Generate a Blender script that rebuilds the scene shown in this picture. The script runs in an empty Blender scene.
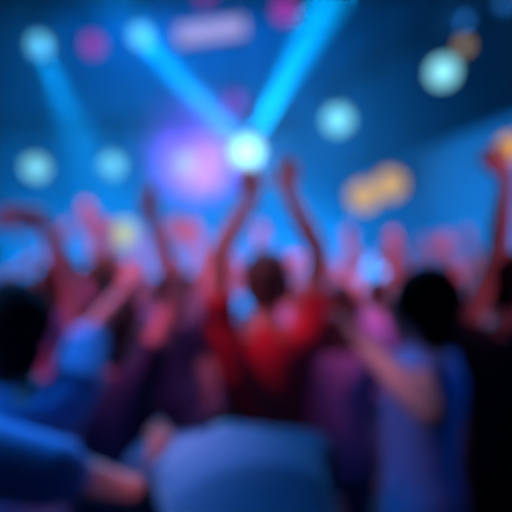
import bpy, bmesh, math, random
from mathutils import Vector, Matrix, noise
random.seed(7)
SC = bpy.context.scene
COL = SC.collection
USE_DOF = True
F = 500.0            # focal length in pixels of a 512 px frame
HZ = 290.0           # image row of the eye level
CZ = 1.6             # eye height

def pix(px, py, d):
    """point seen at pixel (px, py) at depth d"""
    return Vector(((px-256.0)*d/F, d, CZ+(HZ-py)*d/F))

# ------------------------------------------------------------------ camera
cam = bpy.data.cameras.new('camera'); cam_o = bpy.data.objects.new('camera', cam); COL.objects.link(cam_o)
cam_o.location = (0, 0, CZ); cam_o.rotation_euler = (math.pi/2, 0, 0)
cam.sensor_width = 36.0; cam.lens = 36.0*F/512.0; cam.shift_y = (HZ-256.0)/512.0
cam.clip_start = 0.02; cam.clip_end = 100
cam.dof.use_dof = USE_DOF; cam.dof.focus_distance = 0.30; cam.dof.aperture_fstop = 2.1
SC.camera = cam_o
# ------------------------------------------------------------------ world, exposure
W = bpy.data.worlds.new('night'); SC.world = W; W.use_nodes = True
W.node_tree.nodes['Background'].inputs[0].default_value = (0.02, 0.03, 0.09, 1)
W.node_tree.nodes['Background'].inputs[1].default_value = 0.12
SC.view_settings.view_transform = 'Standard'; SC.view_settings.look = 'None'
SC.view_settings.exposure = 0.0; SC.view_settings.gamma = 1.0; SC.view_settings.use_curve_mapping = False
# ------------------------------------------------------------------ lights
def aim(o, target):
    d = Vector(target)-o.location
    o.rotation_euler = d.to_track_quat('-Z', 'Y').to_euler()
def spot(name, loc, target, color, watts, size, blend=0.5, radius=0.08):
    l = bpy.data.lights.new(name, 'SPOT'); l.color = color; l.energy = watts
    l.spot_size = math.radians(size); l.spot_blend = blend; l.shadow_soft_size = radius
    o = bpy.data.objects.new(name, l); COL.objects.link(o); o.location = loc; aim(o, target); return o
def area(name, loc, target, color, watts, sx, sy):
    l = bpy.data.lights.new(name, 'AREA'); l.shape = 'RECTANGLE'; l.size = sx; l.size_y = sy
    l.color = color; l.energy = watts
    o = bpy.data.objects.new(name, l); COL.objects.link(o); o.location = loc; aim(o, target); return o
BLUE = (0.0, 0.20, 1.0); CYAN = (0.0, 0.42, 1.0); PINK = (1.0, 0.20, 0.55); VIOLET = (0.35, 0.08, 1.0)
# blue wash along the foot and the top of the back wall
area('cyc_light', (-1.5, 10.9, 1.3), (-1.5, 12, 3.2), (0.0, 0.31, 1.0), 420, 9, 0.3)
area('wall_wash_light', (-1.5, 10.6, 8.3), (-1.3, 12, 4.6), BLUE, 85, 5, 0.3)
area('gallery_wash_light', (2.0, 7.0, 1.6), (3.2, 8.6, 3.4), (0.0, 0.30, 1.0), 50, 4, 0.3)
spot('magenta_wall_light', pix(197, 162, 10.7), pix(200, 162, 12), (0.62, 0.06, 1.0), 640, 98, 1.0)
# blue wash from the rig down over the crowd
area('rig_blue_light', (0, 7.0, 5.6), (0, 2.5, 1.2), (0.03, 0.28, 1.0), 260, 6, 0.5)
# blue ceiling lamps above the front of the crowd; the lilac spots are added
spot('ceiling_blue_light', (-0.5, 3.3, 4.2), (-0.02, 1.05, 1.2), (0.03, 0.34, 1.0), 130, 34, 0.7, 0.2)
spot('rim_lilac_light', (-1.0, 2.7, 3.1), pix(178, 436, 1.12), (0.75, 0.60, 1.0), 330, 6, 0.9, 0.1)  # added spot, no fixture: lilac rim along the bent back
spot('side_lilac_light', (-1.5, 0.6, 3.2), pix(338, 372, 2.1), (1.0, 0.40, 0.85), 110, 10, 0.9, 0.1)  # added unseen spot to brighten the person in the lilac top
spot('ceiling_blue_light', (-1.6, 2.6, 3.8), (-0.6, 1.05, 1.2), (0.05, 0.33, 1.0), 420, 26, 0.7, 0.2)
# pink house lamps above the middle of the room, then spots for single people
spot('house_pink_light', (-1.4, 1.6, 4.8), (-0.6, 4.4, 1.2), (0.95, 0.20, 0.68), 540, 62, 0.8, 0.25)
spot('house_pink_light', (1.6, 1.6, 4.8), (1.0, 4.4, 1.2), (1.0, 0.20, 0.62), 660, 62, 0.8, 0.25)
spot('side_pink_light', (2.6, 0.4, 3.0), pix(488, 225, 1.78), (1.0, 0.16, 0.42), 190, 17, 0.8, 0.1)  # added pink spot, no fixture, for the raised arm at the right edge
spot('side_lilac_light', (-1.3, 0.4, 3.0), pix(398, 376, 1.30), (1.0, 0.36, 0.78), 130, 9, 0.9, 0.1)  # added lilac spot that lifts the bent bare forearm, source unseen
spot('side_blue_light', (2.3, 0.8, 3.4), pix(455, 395, 1.6), BLUE, 90, 11, 0.9, 0.1)  # added blue spot for the blue shirt near the right edge
spot('side_blue_light', (-2.4, 0.6, 3.0), pix(50, 410, 1.15), (0.03, 0.36, 1.0), 170, 24, 0.9, 0.1)  # added blue spot to brighten the blue sleeves at the left
spot('arms_light', (0.3, 0.2, 3.4), pix(268, 210, 1.86), (0.95, 0.30, 0.65), 85, 14, 0.9, 0.1)  # unseen spot added to lift the red-shirted person's raised arms
spot('low_pink_light', (1.2, 0.3, 2.6), pix(146, 462, 1.10), (1.0, 0.25, 0.45), 110, 8, 0.9, 0.1)  # added spot that tints the bottom left forearm pink, no fixture
spot('back_pink_light', (-0.2, 0.4, 3.6), pix(150, 235, 1.78), (0.9, 0.18, 0.62), 40, 22, 0.9, 0.1)  # pink spot aimed at the navy person's raised arm
spot('side_red_light', (-2.3, 0.9, 2.6), (-0.10, 1.78, 1.30), (1.0, 0.10, 0.30), 230, 19, 0.9, 0.1)  # added spot brightening the left side of the red shirt
# moving-head beams
P0 = pix(247, 152, 10.0)
spot('beam_light', P0+Vector((0.1, -0.35, 0.1)), pix(334, -10, 9.2), CYAN, 42000, 16, 0.5, 0.06)
spot('beam_light', P0+Vector((-0.1, -0.35, 0.1)), pix(138, 30, 9.0), (0.0, 0.36, 1.0), 24000, 12, 0.5, 0.06)
spot('beam_light', pix(142, 40, 8.72), pix(248, 156, 9.3), (0.0, 0.36, 1.0), 24000, 12, 0.5, 0.06)
spot('beam_light', pix(42, 50, 8.72), pix(80, 140, 8.6), (0.0, 0.36, 1.0), 5000, 26, 0.7, 0.06)

# ------------------------------------------------------------------ materials
def mat(name, color, rough=0.6, bump=0.0, scale=60.0, var=0.15, metal=0.0, stretch=(1, 1, 1), sheen=0.0):
    m = bpy.data.materials.new(name); m.use_nodes = True
    nt = m.node_tree; n = nt.nodes; b = n['Principled BSDF']
    b.inputs['Roughness'].default_value = rough; b.inputs['Metallic'].default_value = metal
    if sheen: b.inputs['Sheen Weight'].default_value = sheen
    tc = n.new('ShaderNodeTexCoord'); mp = n.new('ShaderNodeMapping'); nz = n.new('ShaderNodeTexNoise')
    mp.inputs['Scale'].default_value = stretch
    nz.inputs['Scale'].default_value = scale; nz.inputs['Detail'].default_value = 3
    nt.links.new(tc.outputs['Object'], mp.inputs['Vector']); nt.links.new(mp.outputs[0], nz.inputs['Vector'])
    mx = n.new('ShaderNodeMix'); mx.data_type = 'RGBA'
    mx.inputs[6].default_value = (*[c*(1-var) for c in color], 1)
    mx.inputs[7].default_value = (*[min(1, c*(1+var)) for c in color], 1)
    nt.links.new(nz.outputs['Fac'], mx.inputs[0]); nt.links.new(mx.outputs[2], b.inputs['Base Color'])
    if bump:
        bp = n.new('ShaderNodeBump'); bp.inputs['Strength'].default_value = bump; bp.inputs['Distance'].default_value = 0.01
        nt.links.new(nz.outputs['Fac'], bp.inputs['Height']); nt.links.new(bp.outputs[0], b.inputs['Normal'])
    return m
def emit(name, color, strength):
    m = bpy.data.materials.new(name); m.use_nodes = True
    nt = m.node_tree; n = nt.nodes; b = n['Principled BSDF']
    b.inputs['Base Color'].default_value = (0.01, 0.01, 0.01, 1); b.inputs['Roughness'].default_value = 0.4; b.inputs['Specular IOR Level'].default_value = 0.1
    b.inputs['Emission Color'].default_value = (*color, 1); b.inputs['Emission Strength'].default_value = strength
    return m
M = {}
M['skin'] = mat('skin', (0.62, 0.40, 0.31), 0.5, 0.05, 90, 0.08)
M['skin_tan'] = mat('skin_tan', (0.46, 0.27, 0.19), 0.5, 0.05, 90, 0.08)
M['skin_brown'] = mat('skin_brown', (0.30, 0.15, 0.10), 0.5, 0.05, 90, 0.08)
M['hair_black'] = mat('hair_black', (0.006, 0.006, 0.008), 0.8, 0.6, 40, 0.4, stretch=(4, 4, 0.6))
M['hair_black'].node_tree.nodes['Principled BSDF'].inputs['Specular IOR Level'].default_value = 0.12
M['hair_brown'] = mat('hair_brown', (0.06, 0.03, 0.018), 0.5, 0.6, 40, 0.4, stretch=(4, 4, 0.6))
M['hair_fair'] = mat('hair_fair', (0.45, 0.30, 0.16), 0.5, 0.6, 40, 0.3, stretch=(4, 4, 0.6))
M['red'] = mat('red_cotton', (0.62, 0.012, 0.03), 0.85, 0.25, 140, 0.15, sheen=0.2)
M['blue'] = mat('blue_cotton', (0.10, 0.26, 0.62), 0.85, 0.25, 140, 0.15, sheen=0.2)
M['pale'] = mat('pale_blue_cotton', (0.34, 0.46, 0.70), 0.85, 0.25, 140, 0.12, sheen=0.2)
M['mid'] = mat('mid_blue_cotton', (0.045, 0.13, 0.26), 0.85, 0.25, 140, 0.12, sheen=0.2)
M['denim'] = mat('denim', (0.09, 0.15, 0.32), 0.85, 0.4, 220, 0.3)
M['navy'] = mat('navy_cotton', (0.018, 0.026, 0.09), 0.85, 0.25, 140, 0.2)
M['black'] = mat('black_cotton', (0.010, 0.010, 0.013), 0.9, 0.25, 140, 0.2)
M['white'] = mat('white_cotton', (0.72, 0.70, 0.72), 0.85, 0.2, 140, 0.06)
M['pink'] = mat('pink_cotton', (0.72, 0.22, 0.40), 0.85, 0.2, 140, 0.1)
M['lilac'] = mat('lilac_cotton', (0.42, 0.30, 0.62), 0.85, 0.2, 140, 0.1)
M['plum'] = mat('plum_cotton', (0.16, 0.04, 0.15), 0.85, 0.2, 140, 0.15)
M['grey'] = mat('grey_cotton', (0.22, 0.22, 0.25), 0.85, 0.2, 140, 0.12)
M['shoe'] = mat('shoe_rubber', (0.05, 0.05, 0.055), 0.6, 0.1, 80)
M['eye'] = mat('eye_white', (0.75, 0.74, 0.72), 0.2, 0, 20, 0.02)
M['iris'] = mat('iris', (0.05, 0.03, 0.02), 0.2, 0, 20, 0.1)
M['lips'] = mat('lips', (0.45, 0.15, 0.14), 0.4, 0.1, 120, 0.1)
M['metal'] = mat('truss_black_paint', (0.03, 0.03, 0.035), 0.6, 0.05, 30, 0.1)
M['housing'] = mat('lamp_housing', (0.02, 0.02, 0.024), 0.5, 0.1, 60, 0.1)
M['floor'] = mat('floor_concrete', (0.05, 0.05, 0.055), 0.7, 0.2, 6, 0.3)
M['wall'] = mat('painted_wall', (0.13, 0.41, 0.52), 0.9, 0.1, 4, 0.12)
M['ceiling'] = mat('ceiling_paint', (0.05, 0.055, 0.07), 0.9, 0.1, 4, 0.2)
M['stage'] = mat('stage_deck', (0.03, 0.03, 0.033), 0.6, 0.2, 20, 0.2)
M['drape'] = mat('gallery_paint', (0.13, 0.41, 0.50), 0.9, 0.1, 8, 0.1)

# ------------------------------------------------------------------ mesh helpers
def frame(t):
    t = t.normalized()
    a = Vector((0, 0, 1)) if abs(t.z) < 0.9 else Vector((0, 1, 0))
    u = t.cross(a).normalized(); return u, t.cross(u).normalized()
def loft(bm, rings, n=20):
    """rings: (centre, a, b) half-axis vectors; closed with caps"""
    rows = []
    for c, a, b in rings:
        rows.append([bm.verts.new(c+a*math.cos(2*math.pi*i/n)+b*math.sin(2*math.pi*i/n)) for i in range(n)])
    for r0, r1 in zip(rows, rows[1:]):
        for i in range(n):
            bm.faces.new((r0[i], r0[(i+1) % n], r1[(i+1) % n], r1[i]))
    bm.faces.new(rows[0][::-1]); bm.faces.new(rows[-1])
def capsule(bm, p, q, r0, r1, n=14):
    p = Vector(p); q = Vector(q); t = (q-p)
    if t.length < 1e-6: t = Vector((0, 0, 1e-4))
    t = t.normalized(); u, v = frame(t); R = []
    for k in (80, 55, 28, 0):
        a = math.radians(k); R.append((p-t*r0*math.sin(a), u*r0*math.cos(a), v*r0*math.cos(a)))
    for k in (0, 28, 55, 80):
        a = math.radians(k); R.append((q+t*r1*math.sin(a), u*r1*math.cos(a), v*r1*math.cos(a)))
    loft(bm, R, n)
def tube(bm, p, q, r, n=10, r1=None):
    p = Vector(p); q = Vector(q); u, v = frame(q-p); r1 = r if r1 is None else r1
    loft(bm, [(p, u*r, v*r), (q, u*r1, v*r1)], n)
def ellipsoid(bm, c, x, y, z, n=18):
    R = []
    for k in range(-80, 81, 16):
        a = math.radians(k); R.append((c+z*math.sin(a), x*math.cos(a), y*math.cos(a)))
    loft(bm, R, n)
def box(bm, c, s, rot=None):
    m = Matrix.Translation(Vector(c)) @ (rot.to_4x4() if rot else Matrix()) @ Matrix.Diagonal((*s, 1))
    bmesh.ops.create_cube(bm, size=1.0, matrix=m)
def link(name, me, material, parent=None):
    o = bpy.data.objects.new(name, me); COL.objects.link(o)
    if material and not me.materials: me.materials.append(material)
    if parent: o.parent = parent
    return o
def obj(name, bm, material, parent=None, smooth=False, bevel=0):
    bmesh.ops.recalc_face_normals(bm, faces=bm.faces)
    if bevel: bmesh.ops.bevel(bm, geom=bm.edges[:], offset=bevel, segments=2, affect='EDGES', clamp_overlap=True)
    me = bpy.data.meshes.new(name); bm.to_mesh(me); bm.free()
    if smooth: me.shade_smooth()
    return link(name, me, material, parent)
def fused(name, bm, material, parent, voxel, iters=5, locks=0.0):
    """melt overlapping shapes into ONE continuous skin"""
    bmesh.ops.recalc_face_normals(bm, faces=bm.faces)
    me = bpy.data.meshes.new(name+'_raw'); bm.to_mesh(me); bm.free()
    t = bpy.data.objects.new('raw', me); COL.objects.link(t)
    r = t.modifiers.new('r', 'REMESH'); r.mode = 'VOXEL'; r.voxel_size = voxel; r.use_smooth_shade = True
    s = t.modifiers.new('s', 'SMOOTH'); s.factor = 0.5; s.iterations = iters
    dg = bpy.context.evaluated_depsgraph_get(); dg.update()
    out = bpy.data.meshes.new_from_object(t.evaluated_get(dg), depsgraph=dg)
    bpy.data.objects.remove(t); bpy.data.meshes.remove(me)
    out.name = name; out.materials.clear()
    if locks:
        nv = [v.normal.copy() for v in out.vertices]
        for v, nn in zip(out.vertices, nv):
            q = Vector((v.co.x*70, v.co.y*70, v.co.z*14)); v.co += nn*locks*noise.noise(q)
    out.shade_smooth()
    return link(name, out, material, parent)
def tag(o, label=None, cat=None, group=None, kind=None):
    if label: o['label'] = label
    if cat: o['category'] = cat
    if group: o['group'] = group
    if kind: o['kind'] = kind
    return o
def empty(name, loc, rz=0):
    o = bpy.data.objects.new(name, None); COL.objects.link(o); o.location = loc; o.rotation_euler = (0, 0, rz)
    o.empty_display_size = 0.1; return o
def struct(name, bm, m):
    return tag(obj(name, bm, m), kind='structure')

# ------------------------------------------------------------------ the room
bm = bmesh.new(); box(bm, (0, 5, -0.05), (17, 16, 0.1)); struct('floor', bm, M['floor'])
bm = bmesh.new(); box(bm, (0, 5, 8.65), (17, 16, 0.1)); struct('ceiling', bm, M['ceiling'])
bm = bmesh.new(); box(bm, (0, 12.1, 4.3), (17, 0.2, 8.6)); struct('wall_back', bm, M['wall'])
bm = bmesh.new(); box(bm, (-8.4, 5, 4.3), (0.2, 15.9, 8.6)); struct('wall_left', bm, M['ceiling'])
bm = bmesh.new(); box(bm, (8.4, 5, 4.3), (0.2, 15.9, 8.6)); struct('wall_right', bm, M['ceiling'])
bm = bmesh.new(); box(bm, (0, -2.9, 4.3), (17, 0.2, 8.6)); struct('wall_front', bm, M['ceiling'])
# stage platform
st = empty('stage', (-2.2, 10, 0)); tag(st, 'low black stage platform along the back wall behind the crowd', 'stage')
bm = bmesh.new(); box(bm, (0, 0, 1.02), (7.4, 3.6, 0.06)); obj('deck', bm, M['stage'], st)
bm = bmesh.new(); box(bm, (0, -1.72, 0.5), (7.3, 0.06, 0.98)); obj('front_skirt', bm, M['black'], st)
for sx in (-3.5, -1.2, 1.2, 3.5):
    bm = bmesh.new(); box(bm, (sx, 1.0, 0.495), (0.12, 0.12, 0.985)); obj('leg', bm, M['metal'], st)
# slanting gallery on the far side of the crowd: parapet, rail
g0 = pix(530, 104, 6.75); g1 = pix(352, 183, 10.9)
gd = (g1-g0); gd.z = 0; gl = gd.length; ga = math.atan2(gd.y, gd.x); gz = (g0.z+g1.z)/2
ge = empty('gallery', ((g0.x+g1.x)/2, (g0.y+g1.y)/2, 0), ga)
tag(ge, 'pale gallery wall slanting towards the stage beneath the dark ceiling', 'gallery')
bm = bmesh.new(); box(bm, (0, -0.1, gz/2-0.05), (gl, 0.18, gz-0.1)); obj('parapet', bm, M['drape'], ge)
bm = bmesh.new(); box(bm, (0, -0.1, gz-0.04), (gl+0.05, 0.26, 0.12)); obj('coping', bm, M['drape'], ge, bevel=0.01)

# ------------------------------------------------------------------ stage rig
def truss(a, b, label, size=0.3):
    a = Vector(a); b = Vector(b); mid = (a+b)/2; d = (b-a).normalized(); L = (b-a).length
    u = d.cross(Vector((0, 0, 1))).normalized()*size/2; w = Vector((0, 0, size/2))
    e = empty('lighting_truss', mid); tag(e, label, 'truss')
    for su, sw in ((1, 1), (1, -1), (-1, 1), (-1, -1)):
        bm = bmesh.new(); o = u*su+w*sw; tube(bm, -d*L/2+o, d*L/2+o, 0.016); obj('chord', bm, M['metal'], e, True)
    bm = bmesh.new(); n = max(4, int(L/size/1.3))
    for k in range(n):
        p = d*(-L/2+L*k/n); q = d*(-L/2+L*(k+1)/n)
        for s0, s1 in ((u+w, u-w), (-u+w, -u-w), (u+w, -u+w), (u-w, -u-w)):
            if k % 2: s0, s1 = s1, s0
            tube(bm, p+s0, q+s1, 0.007, 6)
    obj('lacing', bm, M['metal'], e)
    for k in (-0.4, 0.4):
        bm = bmesh.new(); tube(bm, d*L*k+w, d*L*k+Vector((0, 0, 8.6-mid.z)), 0.008, 6)
        obj('hanging_cable', bm, M['metal'], e)
    return e
truss((-6, 9.15, 6.85), (1.6, 9.15, 6.85), 'high horizontal metal truss carrying the upper stage lamps')
truss((-6, 10.15, 4.95), (1.0, 10.15, 4.95), 'lower horizontal metal truss carrying the row of stage lamps')
q0 = pix(338, 120, 9.2); q1 = pix(443, 70, 7.2); qd = (q1-q0); qd.z = 0; qd.normalize()
t0 = q0-qd*0.7; t1 = q1+qd*1.3
truss((t0.x, t0.y+0.12, 5.45), (t1.x, t1.y+0.12, 5.45), 'slanting metal truss above the gallery carrying two white lamps')

def par(pos, target, color, strength, r, label, cat='stage lamp', name='stage_lamp', group=None, top=None, stand=None, L=None, glow=0):
    """round lamp: housing, lens, yoke, clamp; hangs from a truss"""
    pos = Vector(pos); d = (Vector(target)-pos).normalized(); u, v = frame(d)
    e = empty(name, pos); tag(e, label, cat, group); L = L or 1.9*r
    bm = bmesh.new()
    prof = ((-L, 0.35*r), (-L*0.92, 0.62*r), (-L*0.6, 0.82*r), (-L*0.25, 1.0*r), (0.0, 1.08*r), (0.03, 1.08*r), (0.03, 0.99*r), (-0.03, 0.97*r))
    loft(bm, [(d*z, u*q, v*q) for z, q in prof], 24); obj('housing', bm, M['housing'], e, True)
    bm = bmesh.new()
    loft(bm, [(d*0.0, u*0.97*r, v*0.97*r), (d*(0.02+0.06*r), u*0.75*r, v*0.75*r), (d*(0.02+0.12*r), u*0.3*r, v*0.3*r)], 24)
    obj('lens', bm, emit('lamp_glow', color, strength), e, True)
    bm = bmesh.new(); h = u if abs(u.z) < 0.7 else v
    h = Vector((h.x, h.y, 0)).normalized(); c = -d*L*0.35; tp = c+Vector((0, 0, 1.25*r+0.03))
    if glow:
        spot('lamp_light', pos+d*(0.06+0.15*r), pos+d*3, (0.02, 0.36, 1.0) if color[0] < 0.4 else (0.1, 0.45, 1.0), glow*2, 150, 0.8, r*0.7)
    if stand is not None: tp = c-Vector((0, 0, 1.25*r+0.03))
    for s in (-1, 1):
        tube(bm, c+h*s*1.12*r, tp+h*s*1.12*r, 0.014, 8)
    tube(bm, tp-h*1.14*r, tp+h*1.14*r, 0.014, 8); obj('yoke', bm, M['housing'], e, True)
    if stand is None:
        end = Vector((tp.x, tp.y, top-pos.z))
        bm = bmesh.new(); tube(bm, tp, end, 0.018, 8); obj('drop_pole', bm, M['housing'], e, True)
        bm = bmesh.new(); box(bm, end, (0.07, 0.46, 0.12)); obj('clamp', bm, M['housing'], e)
    else:
        zb = stand-pos.z; hub = Vector((tp.x, tp.y, zb+0.4))
        bm = bmesh.new(); tube(bm, tp, Vector((tp.x, tp.y, zb+0.15)), 0.02, 10); obj('pole', bm, M['housing'], e, True)
        for k in range(3):
            an = k*2.094+0.5; bm = bmesh.new(); tube(bm, hub, Vector((tp.x+0.35*math.cos(an), tp.y+0.35*math.sin(an), zb+0.012)), 0.012, 8)
            obj('leg', bm, M['housing'], e, True)
    return e
ICE = (0.16, 0.72, 0.95); MAG = (0.55, 0.05, 0.62); AMB = (1.0, 0.50, 0.10)
AUD = Vector((0, 1, 1.4))
def lamp(px, py, d, color, s, r, label, tgt=None, **k):
    p = pix(px, py, d); return par(p, tgt or p.lerp(AUD, 0.5), color, s, r, label, group='round stage lamps', **k)
HI, LO, SL = 6.72, 4.82, 5.32
lamp(40, 45, 9.0, ICE, 1.15, 0.17, 'icy blue lamp at the outer end of the high truss, above two more lamps', top=HI, glow=60)
lamp(141, 36, 9.0, ICE, 1.15, 0.17, 'icy blue lamp on the high truss throwing a long beam towards the brightest lamp', top=HI, glow=60)
lamp(36, 168, 10.0, (0.26, 0.82, 0.90), 1.15, 0.22, 'pale cyan lamp at the outer end of the lower truss', top=LO, glow=70)
lamp(113, 165, 10.0, (0.20, 0.78, 0.90), 1.15, 0.2, 'pale cyan lamp second from the outer end of the lower truss', top=LO, glow=60)
lamp(186, 163, 10.0, (0.42, 0.62, 1.0), 1.26, 0.2, 'lavender white lamp in the purple glow on the lower truss', top=LO, glow=60)
lamp(247, 152, 10.0, (0.45, 0.98, 0.92), 1.84, 0.3, 'large brightest white lamp in the middle of the stage where the beams meet', top=LO, glow=260)
lamp(338, 120, 9.2, (0.22, 0.80, 0.95), 1.26, 0.24, 'icy white lamp at the stage end of the slanting truss', top=SL, glow=80)
lamp(443, 72, 7.2, (0.28, 0.82, 0.95), 1.26, 0.2, 'icy white lamp nearest the ceiling corner on the slanting truss, beside an amber one', top=SL, glow=50)
lamp(464, 46, 7.0, (1.0, 0.70, 0.35), 0.4, 0.10, 'small dim amber lamp just above an icy white one on the slanting truss', top=SL)
lamp(93, 45, 9.1, MAG, 0.75, 0.17, 'small magenta lamp between two icy blue lamps on the high truss', top=HI)
lamp(285, 10, 9.1, MAG, 0.9, 0.20, 'small magenta lamp high up beside the upward beam', top=8.6)
lamp(235, 103, 9.6, VIOLET, 0.6, 0.20, 'small violet lamp hanging above the brightest lamp', top=8.6)
lamp(205, -2, 9.1, MAG, 0.5, 0.14, 'small magenta lamp above the lavender light panel', top=8.6)
# low lamps on stands on the stage
lamp(124, 234, 9.0, (0.62, 0.78, 0.42), 0.9, 0.25, 'pale yellow-green lamp low above the heads of the crowd', stand=1.05)
lamp(178, 229, 9.0, (0.85, 0.16, 0.34), 0.6, 0.22, 'dim pink lamp low above the heads, near the yellow-green one', stand=1.05)
lamp(510, 148, 6.3, AMB, 0.9, 0.16, 'amber lamp beside the raised fist at the edge of the gallery', top=SL)
# twin amber blinder
bp = pix(376, 192, 9.0)
bl = empty('blinder_lamp', bp); tag(bl, 'twin amber blinder lamp glowing in front of the gallery', 'stage lamp')
for sx, rz in ((-0.22, 0.25), (0.25, -0.35)):
    d = Vector((-0.1, -1, -0.1)).normalized(); u, v = frame(d); c = Vector((sx, 0, -0.08 if sx < 0 else 0.13)); r = 0.28
    bm = bmesh.new(); loft(bm, [(c-d*0.25, u*0.15, v*0.15), (c-d*0.1, u*0.26, v*0.26), (c, u*0.3, v*0.3), (c+d*0.02, u*0.3, v*0.3), (c+d*0.02, u*0.27, v*0.27)], 24)
    h = obj('housing', bm, M['housing'], bl, True)
    bm = bmesh.new(); loft(bm, [(c+d*0.021, u*0.27, v*0.27), (c+d*0.06, u*0.2, v*0.2), (c+d*0.075, u*0.06, v*0.06)], 24)
    obj('lens', bm, emit('amber_glow', (0.80, 0.50, 0.20), 0.85), bl, True)
bm = bmesh.new(); tube(bm, (-0.58, 0.05, 0.44), (0.6, 0.05, 0.44), 0.02); tube(bm, (-0.58, 0.05, 0.0), (-0.58, 0.05, 0.44), 0.016); tube(bm, (0.6, 0.05, 0), (0.6, 0.05, 0.44), 0.016)
tube(bm, (-0.58, 0.05, 0.0), (-0.52, 0.05, 0.02), 0.016); tube(bm, (0.6, 0.05, 0), (0.55, 0.05, 0.08), 0.016)
obj('yoke', bm, M['housing'], bl, True)
bm = bmesh.new(); tube(bm, (0, 0.05, 0.44), (0, 0.05, 8.6-bp.z), 0.018); obj('drop_pole', bm, M['metal'], bl)
# lavender light panel, tilted
lp = empty('light_panel', pix(211, 31, 9.0)); tag(lp, 'tilted lavender white light panel hanging beneath the high truss', 'light panel')
rot = Matrix.Rotation(math.radians(-8), 3, 'Y') @ Matrix.Rotation(math.radians(-15), 3, 'X')
bm = bmesh.new(); box(bm, (0, 0.06, 0), (1.30, 0.1, 0.46), rot); obj('casing', bm, M['housing'], lp, bevel=0.01)
bm = bmesh.new(); box(bm, rot @ Vector((0, -0.005, 0)), (1.22, 0.03, 0.38), rot); obj('diffuser', bm, emit('panel_glow', (0.42, 0.40, 0.90), 1.0), lp)
bm = bmesh.new()
bm.free()
for s in (-0.45, 0.45):
    bm = bmesh.new(); tube(bm, (s, 0.08, 0.2), (s, 0.1, 0.75), 0.008, 6); obj('hanging_cable', bm, M['metal'], lp)

# ------------------------------------------------------------------ people
def hand(bm, w, d, nrm, side, s, curl=0.35, spread=0.12):
    """palm and five fingers from the wrist w; d finger direction, nrm palm normal, side = thumb side vector"""
    d = d.normalized(); nrm = (nrm-d*nrm.dot(d)).normalized(); a = side-d*side.dot(d)-nrm*side.dot(nrm); a.normalize()
    pl = 0.095*s
    loft(bm, [(w-d*0.02*s, a*0.026*s, nrm*0.020*s), (w+d*0.02*s, a*0.032*s, nrm*0.017*s), (w+d*pl*0.65, a*0.042*s, nrm*0.015*s), (w+d*pl, a*0.041*s, nrm*0.012*s)], 14)
    lens = ((0.030, 0.070), (0.010, 0.080), (-0.011, 0.074), (-0.031, 0.058))
    for off, ln in lens:
        p = w+d*(pl*0.93-abs(off)*0.12*s)+a*off*s
        ang = -curl*0.35; dirv = (d+a*off/0.03*spread).normalized(); r = 0.0093*s
        for k, fr in enumerate((0.45, 0.32, 0.23)):
            ang += curl
            q = p+(dirv*math.cos(ang)+nrm*math.sin(ang))*ln*fr*s*1.05
            capsule(bm, p, q, r, r*0.93, 10); p = q; r *= 0.93
    p = w+d*0.028*s+a*0.026*s; r = 0.0115*s
    for k, (ln, sp) in enumerate(((0.042, 0.85), (0.032, 0.5), (0.026, 0.25))):
        q = p+(d*(1-sp*0.6)+a*sp+nrm*(0.25+curl*0.3*k)).normalized()*ln*s
        capsule(bm, p, q, r, r*0.9, 10); p = q; r *= 0.9

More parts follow.
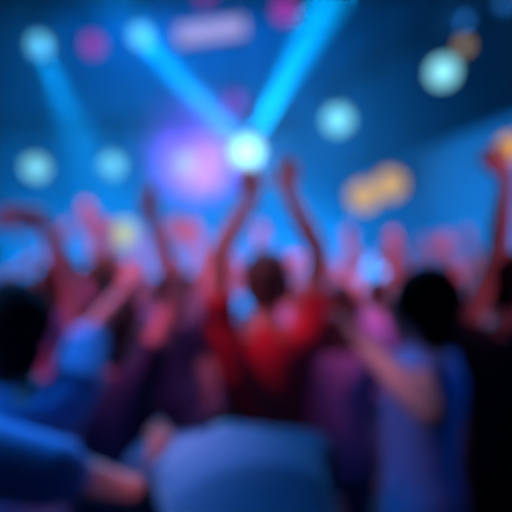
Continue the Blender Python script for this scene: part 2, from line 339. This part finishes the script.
def person(label, x, y, H, yaw=0.0, arms=None, lean=0.0, side_lean=0.0, head_pitch=0.0, head_turn=0.0, skin='skin', hair='short',
           hairm='hair_black', shirt='navy', sleeve=0.55, trousers='denim', curl=(0.35, 0.35), voxel=0.0062, broad=1.0, bulk=1.0, group=None, palm=1, loose=1.0, reach=1.0):
    """arms: {'L': (elbow, wrist, fingertip or None), 'R': ...} world points the arm reaches towards; yaw 0 faces the stage"""
    s = H/1.73; arms = arms or {}
    root = empty('person', (x, y, 0)); tag(root, label, 'person', group)
    Rz = Matrix.Rotation(yaw, 3, 'Z'); X = Rz @ Vector((1, 0, 0)); Y = Rz @ Vector((0, 1, 0)); Z = Vector((0, 0, 1))
    pel = Vector((0, 0, 0.95*s))
    def up(v, extra=0.0):       # bend the spine: v = local (x, y, z) above the pelvis
        k = min(1.0, max(0.0, (v[2]-0.90)/0.45)); a = lean*k+extra; b = side_lean*k
        q = Vector((v[0]*s, v[1]*s, v[2]*s-pel.z))
        q = Matrix.Rotation(-a, 3, 'X') @ q; q = Matrix.Rotation(b, 3, 'Y') @ q
        return Rz @ (q+pel)
    def upv(v, z):              # the bent direction of an axis at height z
        return (up((v[0]*0.01, v[1]*0.01, z+v[2]*0.01))-up((0, 0, z)))*100/s
    rings = ((0.86, 0.135, 0.105, 0), (0.93, 0.168, 0.115, 0), (0.99, 0.165, 0.112, 0), (1.08, 0.142*bulk, 0.098*bulk, 0.005), (1.18, 0.148*bulk, 0.102*bulk, 0.008),
             (1.28, 0.168, 0.112, 0.004), (1.36, 0.175, 0.108, -0.006), (1.42, 0.150, 0.085, -0.012), (1.455, 0.095, 0.066, -0.012), (1.48, 0.062, 0.058, -0.006))
    def torso(bm, infl, z0, z1):
        R = []
        for z, a, b, off in rings:
            if z0-1e-6 <= z <= z1+1e-6:
                xx = (up((0.01, off, z))-up((0, off, z)))/(0.01*s); xx.normalize()
                tt = (up((0, off, z+0.01))-up((0, off, z-0.01))).normalized(); yy = tt.cross(xx)
                R.append((up((0, off, z)), xx*(a*broad+infl)*s, yy*(b+infl)*s))
        loft(bm, R, 26)
    # joints
    J = {}
    for sd, sg in (('L', -1), ('R', 1)):
        raised = False
        if sd in arms and arms[sd]:
            e_t = Vector(arms[sd][0])-Vector((x, y, 0)); raised = e_t.z > 1.36*s+0.02
        sh = up((sg*(0.172 if raised else 0.185)*broad, -0.01, 1.435 if raised else 1.395))
        if sd in arms and arms[sd]:
            el = sh+(e_t-sh).normalized()*0.295*s*reach
            w_t = Vector(arms[sd][1])-Vector((x, y, 0)); wr = el+(w_t-el).normalized()*0.255*s*reach
            hd = (Vector(arms[sd][2])-Vector((x, y, 0))-wr) if len(arms[sd]) > 2 and arms[sd][2] is not None else (wr-el)
        else:
            el = sh+(X*sg*0.12-Y*0.05-Z).normalized()*0.295*s; wr = el+(X*sg*0.02+Y*0.25-Z).normalized()*0.255*s; hd = wr-el
        J[sd] = (sh, el, wr, hd, sg, raised)
    hips = {sd: Rz @ Vector((sg*0.088*s, 0, 0.90*s)) for sd, sg in (('L', -1), ('R', 1))}
    knees = {sd: Rz @ Vector((sg*0.105*s, 0.03*s, 0.49*s)) for sd, sg in (('L', -1), ('R', 1))}
    ankles = {sd: Rz @ Vector((sg*0.12*s, -0.01*s, 0.09*s)) for sd, sg in (('L', -1), ('R', 1))}
    nb = up((0, -0.006, 1.46)); hc = nb+(up((0, 0.022, 1.605))-nb)
    # head frame
    hx = (up((0.01, 0, 1.46))-up((-0.01, 0, 1.46))).normalized(); hz = (up((0, 0, 1.47))-up((0, 0, 1.45))).normalized(); hy = hz.cross(hx)
    rt = Matrix.Rotation(-head_pitch, 3, hx) @ Matrix.Rotation(head_turn, 3, hz)
    hx, hy, hz = rt @ hx, rt @ hy, rt @ hz
    if head_pitch: hc = nb+Matrix.Rotation(-head_pitch*0.6, 3, hx) @ (hc-nb)
    def hp(a, b, c): return hc+(hx*a+hy*b+hz*c)*s
    # ---- body: one continuous skin
    bm = bmesh.new(); torso(bm, 0, 0, 2)
    capsule(bm, up((0, -0.008, 1.45)), hp(0, -0.015, -0.06), 0.056*s, 0.054*s)
    ellipsoid(bm, hp(0, -0.008, 0.028), hx*0.076*s, hy*0.096*s, hz*0.093*s)
    ellipsoid(bm, hp(0, 0.020, -0.035), hx*0.066*s, hy*0.070*s, hz*0.078*s)
    ellipsoid(bm, hp(0, 0.052, -0.088), hx*0.032*s, hy*0.030*s, hz*0.024*s, 12)
    capsule(bm, hp(0, 0.088, 0.012), hp(0, 0.105, -0.030), 0.009*s, 0.014*s, 10)
    ellipsoid(bm, hp(0, 0.080, 0.026), hx*0.055*s, hy*0.012*s, hz*0.010*s, 12)
    for sg in (-1, 1):
        ellipsoid(bm, hp(sg*0.077, -0.008, -0.010), hx*0.010*s, hy*0.020*s, hz*0.032*s, 12)
        ellipsoid(bm, hp(sg*0.038, 0.062, -0.028), hx*0.022*s, hy*0.022*s, hz*0.020*s, 12)
    for sd in 'LR':
        sh, el, wr, hd, sg, raised = J[sd]
        capsule(bm, up((sg*0.11*broad, -0.012, 1.40)), sh, 0.062*s, 0.054*s)
        mid = sh.lerp(el, 0.45)
        capsule(bm, sh, mid, 0.053*s, 0.047*s); capsule(bm, mid, el, 0.047*s, 0.039*s)
        m2 = el.lerp(wr, 0.3); capsule(bm, el, m2, 0.039*s, 0.041*s); capsule(bm, m2, wr, 0.041*s, 0.026*s)
        nrm = Y if raised else (-X*sg); nrm = nrm*palm if raised else nrm
        if abs(nrm.dot(hd.normalized())) > 0.9: nrm = Z
        hand(bm, wr, hd, nrm, (-X*sg) if raised else Y+Z*0.3, s, curl[0 if sd == 'L' else 1])
        capsule(bm, hips[sd], hips[sd].lerp(knees[sd], 0.5), 0.085*s, 0.070*s); capsule(bm, hips[sd].lerp(knees[sd], 0.5), knees[sd], 0.070*s, 0.054*s)
        k2 = knees[sd].lerp(ankles[sd], 0.35); capsule(bm, knees[sd], k2, 0.053*s, 0.055*s); capsule(bm, k2, ankles[sd], 0.055*s, 0.036*s)
        capsule(bm, ankles[sd]-Z*0.04*s-Y*0.02*s, ankles[sd]-Z*0.052*s+Y*0.15*s, 0.034*s, 0.028*s)
    fused('body', bm, M[skin], root, voxel, 3)
    # ---- face
    for sg in (-1, 1):
        bm = bmesh.new(); c = hp(sg*0.031, 0.074, 0.004); ellipsoid(bm, c, hx*0.0135*s, hy*0.0135*s, hz*0.011*s, 12); ey = obj('eye', bm, M['eye'], root, True)
        bm = bmesh.new(); ellipsoid(bm, c+hy*0.0105*s, hx*0.0055*s, hy*0.004*s, hz*0.0055*s, 10); obj('iris', bm, M['iris'], ey, True)
    bm = bmesh.new(); ellipsoid(bm, hp(0, 0.086, -0.056), hx*0.024*s, hy*0.008*s, hz*0.006*s, 12); ellipsoid(bm, hp(0, 0.085, -0.064), hx*0.020*s, hy*0.009*s, hz*0.007*s, 12)
    obj('lips', bm, M['lips'], root, True)
    # ---- hair
    bm = bmesh.new()
    ellipsoid(bm, hp(0, -0.022, 0.040), hx*0.090*s, hy*0.100*s, hz*0.098*s)
    ellipsoid(bm, hp(0, -0.052, -0.012), hx*0.078*s, hy*0.060*s, hz*0.080*s)
    if hair == 'full':
        ellipsoid(bm, hp(0, -0.035, 0.03), hx*0.108*s, hy*0.112*s, hz*0.118*s); ellipsoid(bm, hp(0, -0.06, -0.05), hx*0.098*s, hy*0.07*s, hz*0.09*s)
    if hair in ('long', 'bob'):
        ln = 0.30 if hair == 'long' else 0.14
        loft(bm, [(hp(0, -0.045, 0.03), hx*0.095*s, hy*0.075*s), (hp(0, -0.060, -0.06), hx*0.100*s, hy*0.055*s), (hp(0, -0.080, -0.06-ln*0.55), hx*0.105*s, hy*0.042*s), (hp(0, -0.082, -0.06-ln), hx*0.080*s, hy*0.022*s)], 20)
    if hair == 'bun':
        ellipsoid(bm, hp(0, -0.10, 0.10), hx*0.045*s, hy*0.04*s, hz*0.045*s)
    fused('hair', bm, M[hairm], root, 0.008, 3, 0.010*s)
    # ---- clothes
    bm = bmesh.new(); torso(bm, 0.015, 0.86 if sleeve < 1 else 0.90, 1.42)
    loft(bm, [(up((0, -0.012, 1.40)), X*0.12*s*broad, Y*0.09*s), (up((0, -0.012, 1.462)), X*0.080*s, Y*0.070*s)], 20)
    for sd in 'LR':
        sh, el, wr, hd, sg, raised = J[sd]
        capsule(bm, up((sg*0.11*broad, -0.012, 1.395)), sh, 0.078*s, 0.070*s)
        capsule(bm, up((sg*0.12*broad, -0.005, 1.30)), sh, 0.060*s, 0.062*s)
        def sl(p, q, r0, r1):
            p0, q0 = Vector(p), Vector(q); u, v = frame(q0-p0); f = loose*s; loft(bm, [(p0, u*r0*f, v*r0*f), (p0.lerp(q0, .5), u*(r0+r1)/2*f, v*(r0+r1)/2*f), (q0, u*r1*f, v*r1*f)], 18)
        if 0.05 < sleeve <= 1: sl(sh, sh.lerp(el, sleeve), 0.068, 0.064-0.006*sleeve)
        if sleeve > 1:
            sl(sh, el, 0.068, 0.055); capsule(bm, el, el+(wr-el)*0.02, 0.055*s, 0.055*s); sl(el, el.lerp(wr, sleeve-1), 0.055, 0.042)
    fused('shirt', bm, M[shirt], root, 0.010, 3)
    bm = bmesh.new()
    R = [(Rz @ Vector((0, 0, z*s)), X*a*s, Y*b*s) for z, a, b in ((0.84, 0.150, 0.115), (0.90, 0.176, 0.125), (0.95, 0.178, 0.124), (1.0, 0.170, 0.118))]
    loft(bm, R, 24)
    for sd in 'LR':
        capsule(bm, hips[sd], knees[sd], 0.094*s, 0.066*s); tube(bm, knees[sd], ankles[sd], 0.066*s, 18, 0.056*s); capsule(bm, knees[sd], knees[sd]-Z*0.01, 0.066*s, 0.066*s)
    fused('trousers', bm, M[trousers], root, 0.012, 3)
    for sd in 'LR':
        bm = bmesh.new(); a = ankles[sd]; sol = Vector((a.x, a.y, 0))
        loft(bm, [(sol+Z*0.001-Y*-0.045*s, X*0.048*s, Y*0.130*s), (sol+Z*0.03*s+Y*0.045*s, X*0.050*s, Y*0.132*s), (sol+Z*0.055*s+Y*0.03*s, X*0.046*s, Y*0.105*s), (sol+Z*0.10*s-Y*0.005*s, X*0.046*s, Y*0.055*s)], 20)
        obj('shoe', bm, M['shoe'], root, True)
    return root

# --- the people nearest the camera
# red shirt, in the middle
person('person in a red shirt in the middle of the crowd, both arms raised high', 0.035, 1.86, 1.74, 0,
       {'L': (pix(219, 262, 1.80), pix(243, 212, 1.86), pix(247, 170, 1.86)), 'R': (pix(318, 262, 1.84), pix(291, 200, 1.88), pix(288, 168, 1.9))},
       skin='skin_tan', hair='short', hairm='hair_brown', shirt='red', sleeve=0.5, trousers='black', curl=(1.1, 0.3))
# both arms up, left of the red shirt
person('dark-haired short person in a navy shirt, both long arms flung up beside the red shirt', -0.50, 1.78, 1.60, -0.6,
       {'L': (pix(74, 292, 1.84), pix(36, 205, 1.76), pix(-25, 218, 1.70)), 'R': (pix(178, 296, 1.80), pix(146, 205, 1.80), pix(141, 165, 1.8))},
       skin='skin', hair='bob', shirt='navy', sleeve=0.3, curl=(0.4, 0.3), reach=1.12)
person('fair-haired tall person in a lilac shirt between two raised arms', -0.70, 2.35, 1.78, 0.0,
       {'R': (pix(150, 350, 2.6), pix(140, 300, 2.7))},
       skin='skin', hair='short', hairm='hair_fair', shirt='lilac', sleeve=0.4)
# black hair, left edge
person('black-haired person in a blue shirt at the left edge, sleeve lifted beside the head', -0.63, 1.30, 1.61, 0.0,
       {'R': (pix(90, 338, 1.52), pix(124, 296, 1.62), pix(136, 280, 1.66))},
       skin='skin', hair='full', shirt='blue', sleeve=0.95, loose=1.12)
# bottom left outstretched arm
person('person mostly out of view at bottom left, blue sleeve stretched low across the picture', -0.78, 0.98, 1.66, -0.5,
       {'R': (pix(80, 478, 0.95), pix(142, 492, 1.12), pix(172, 420, 1.16))},
       skin='skin', hair='short', shirt='blue', sleeve=1.05, loose=1.2)
# bent back, bottom centre
person('person in a mid-blue shirt bending forward, back towards us at the bottom middle', 0.03, 0.80, 1.80, 0.2,
       {'L': (pix(165, 620, 1.35), pix(190, 620, 1.7)), 'R': (pix(325, 620, 1.35), pix(300, 620, 1.7))},
       lean=1.18, head_pitch=1.1, skin='skin', hair='short', shirt='mid', sleeve=0.6, broad=0.98)
# dark head on the right, forearm across
person('black-haired person in a blue shirt near the right edge, bare forearm bent upward', 0.53, 1.58, 1.66, 1.0,
       {'L': (pix(426, 402, 1.22), pix(358, 338, 1.36), pix(345, 318, 1.40)), 'R': (pix(440, 480, 1.75), pix(425, 470, 1.7))},
       skin='skin', hair='full', shirt='blue', sleeve=0.45)
# right edge, black clothes
person('person in black at the right edge with one arm up, closed fist above the crowd', 0.925, 1.86, 1.74, 0.1,
       {'L': (pix(498, 250, 1.84), pix(506, 175, 1.80), pix(478, 140, 1.76))},
       skin='skin_tan', hair='short', shirt='black', sleeve=0.12, trousers='black', reach=1.08, curl=(1.2, 0.4))
person('brown-haired person in a lilac top between the red shirt and the raised bare forearm', 0.36, 2.15, 1.62, 0.1,
       {'R': (pix(395, 400, 2.2), pix(375, 330, 2.4))},
       skin='skin', hair='long', hairm='hair_brown', shirt='lilac', sleeve=0.1)

# --- the crowd behind: a few kinds of people copied into rows
def proto(arms, **k):
    p = person('x', 0, 0, 1.72, 0, arms, voxel=0.010, **k); return p
V = Vector
KINDS = [
    ('both arms up', proto({'L': (V((-0.24, 0.05, 1.72)), V((-0.20, 0.08, 2.05))), 'R': (V((0.25, 0.05, 1.72)), V((0.16, 0.1, 2.05)))}, hair='short')),
    ('one arm up', proto({'R': (V((0.22, 0.08, 1.75)), V((0.14, 0.1, 2.05)))}, hair='long', hairm='hair_brown')),
    ('arm waving', proto({'L': (V((-0.26, 0.05, 1.66)), V((-0.42, 0.1, 1.98)))}, hair='full', hairm='hair_brown')),
    ('hands overhead', proto({'L': (V((-0.34, 0.05, 1.66)), V((-0.05, 0.1, 1.9))), 'R': (V((0.34, 0.05, 1.66)), V((0.05, 0.1, 1.9)))}, hair='bob', hairm='hair_fair')),
]
used = set(); random.seed(41)
def copy_tree(o, parent=None):
    c = o.copy(); COL.objects.link(c); c.parent = parent
    for ch in list(o.children): copy_tree(ch, c)
    return c
ORD = ['first', 'second', 'third', 'fourth', 'fifth', 'sixth', 'seventh', 'eighth', 'ninth', 'tenth']
COLS = ['white', 'pink', 'lilac', 'plum', 'grey', 'white', 'pale']
CN = {'white': 'white', 'pink': 'pink', 'lilac': 'lilac', 'plum': 'plum', 'grey': 'grey', 'red': 'red', 'pale': 'pale blue', 'navy': 'navy'}
SK = ['skin', 'skin', 'skin_tan', 'skin_brown']
rows = [(2.95, 4), (3.7, 5), (4.45, 6), (5.2, 7), (5.95, 8), (6.7, 9)]
for ri, (ry, n) in enumerate(rows):
    half = 0.50*ry
    for i in range(n):
        px = -half+2*half*(i+0.5)/n+random.uniform(-0.05, 0.05)+(0.15 if ri % 2 else -0.1)
        k = random.randrange(len(KINDS)) if ri else (i+1) % 4
        desc, pr = KINDS[k]
        o = pr if k not in used else copy_tree(pr)
        used.add(k)
        c = random.choice(COLS) if ri or i != 1 else 'navy'
        sk = random.choice(SK)
        o.location = (px, ry+random.uniform(-0.12, 0.12), 0); o.rotation_euler = (0, 0, random.uniform(-0.3, 0.3))
        sc = random.uniform(0.93, 1.05); o.scale = (sc, sc, sc)
        for ch in o.children:
            st_ = ch.name.split('.')[0]
            if st_ in ('shirt', 'body'):
                ch.material_slots[0].link = 'OBJECT'; ch.material_slots[0].material = M[c if st_ == 'shirt' else sk]
        where = 'nearest' if ri == 0 else ('back' if ri == len(rows)-1 else ORD[ri])
        tag(o, f"person in {CN[c]}, {desc}, {ORD[i]} from left in the crowd's {where} row", 'person', 'crowd in front of the stage')

# ------------------------------------------------------------------ haze over the stage
bm = bmesh.new(); box(bm, (0, 9.65, 4.3), (16.5, 4.6, 8.5))
hm = bpy.data.materials.new('haze'); hm.use_nodes = True; nt = hm.node_tree
nt.nodes.remove(nt.nodes['Principled BSDF'])
vs = nt.nodes.new('ShaderNodeVolumeScatter'); vs.inputs['Density'].default_value = 0.05; vs.inputs['Color'].default_value = (0.9, 0.95, 1, 1)
nt.links.new(vs.outputs[0], nt.nodes['Material Output'].inputs['Volume'])
hz_o = obj('haze', bm, hm); tag(hz_o, 'thin blue stage haze that shows the light beams', 'haze', kind='stuff')
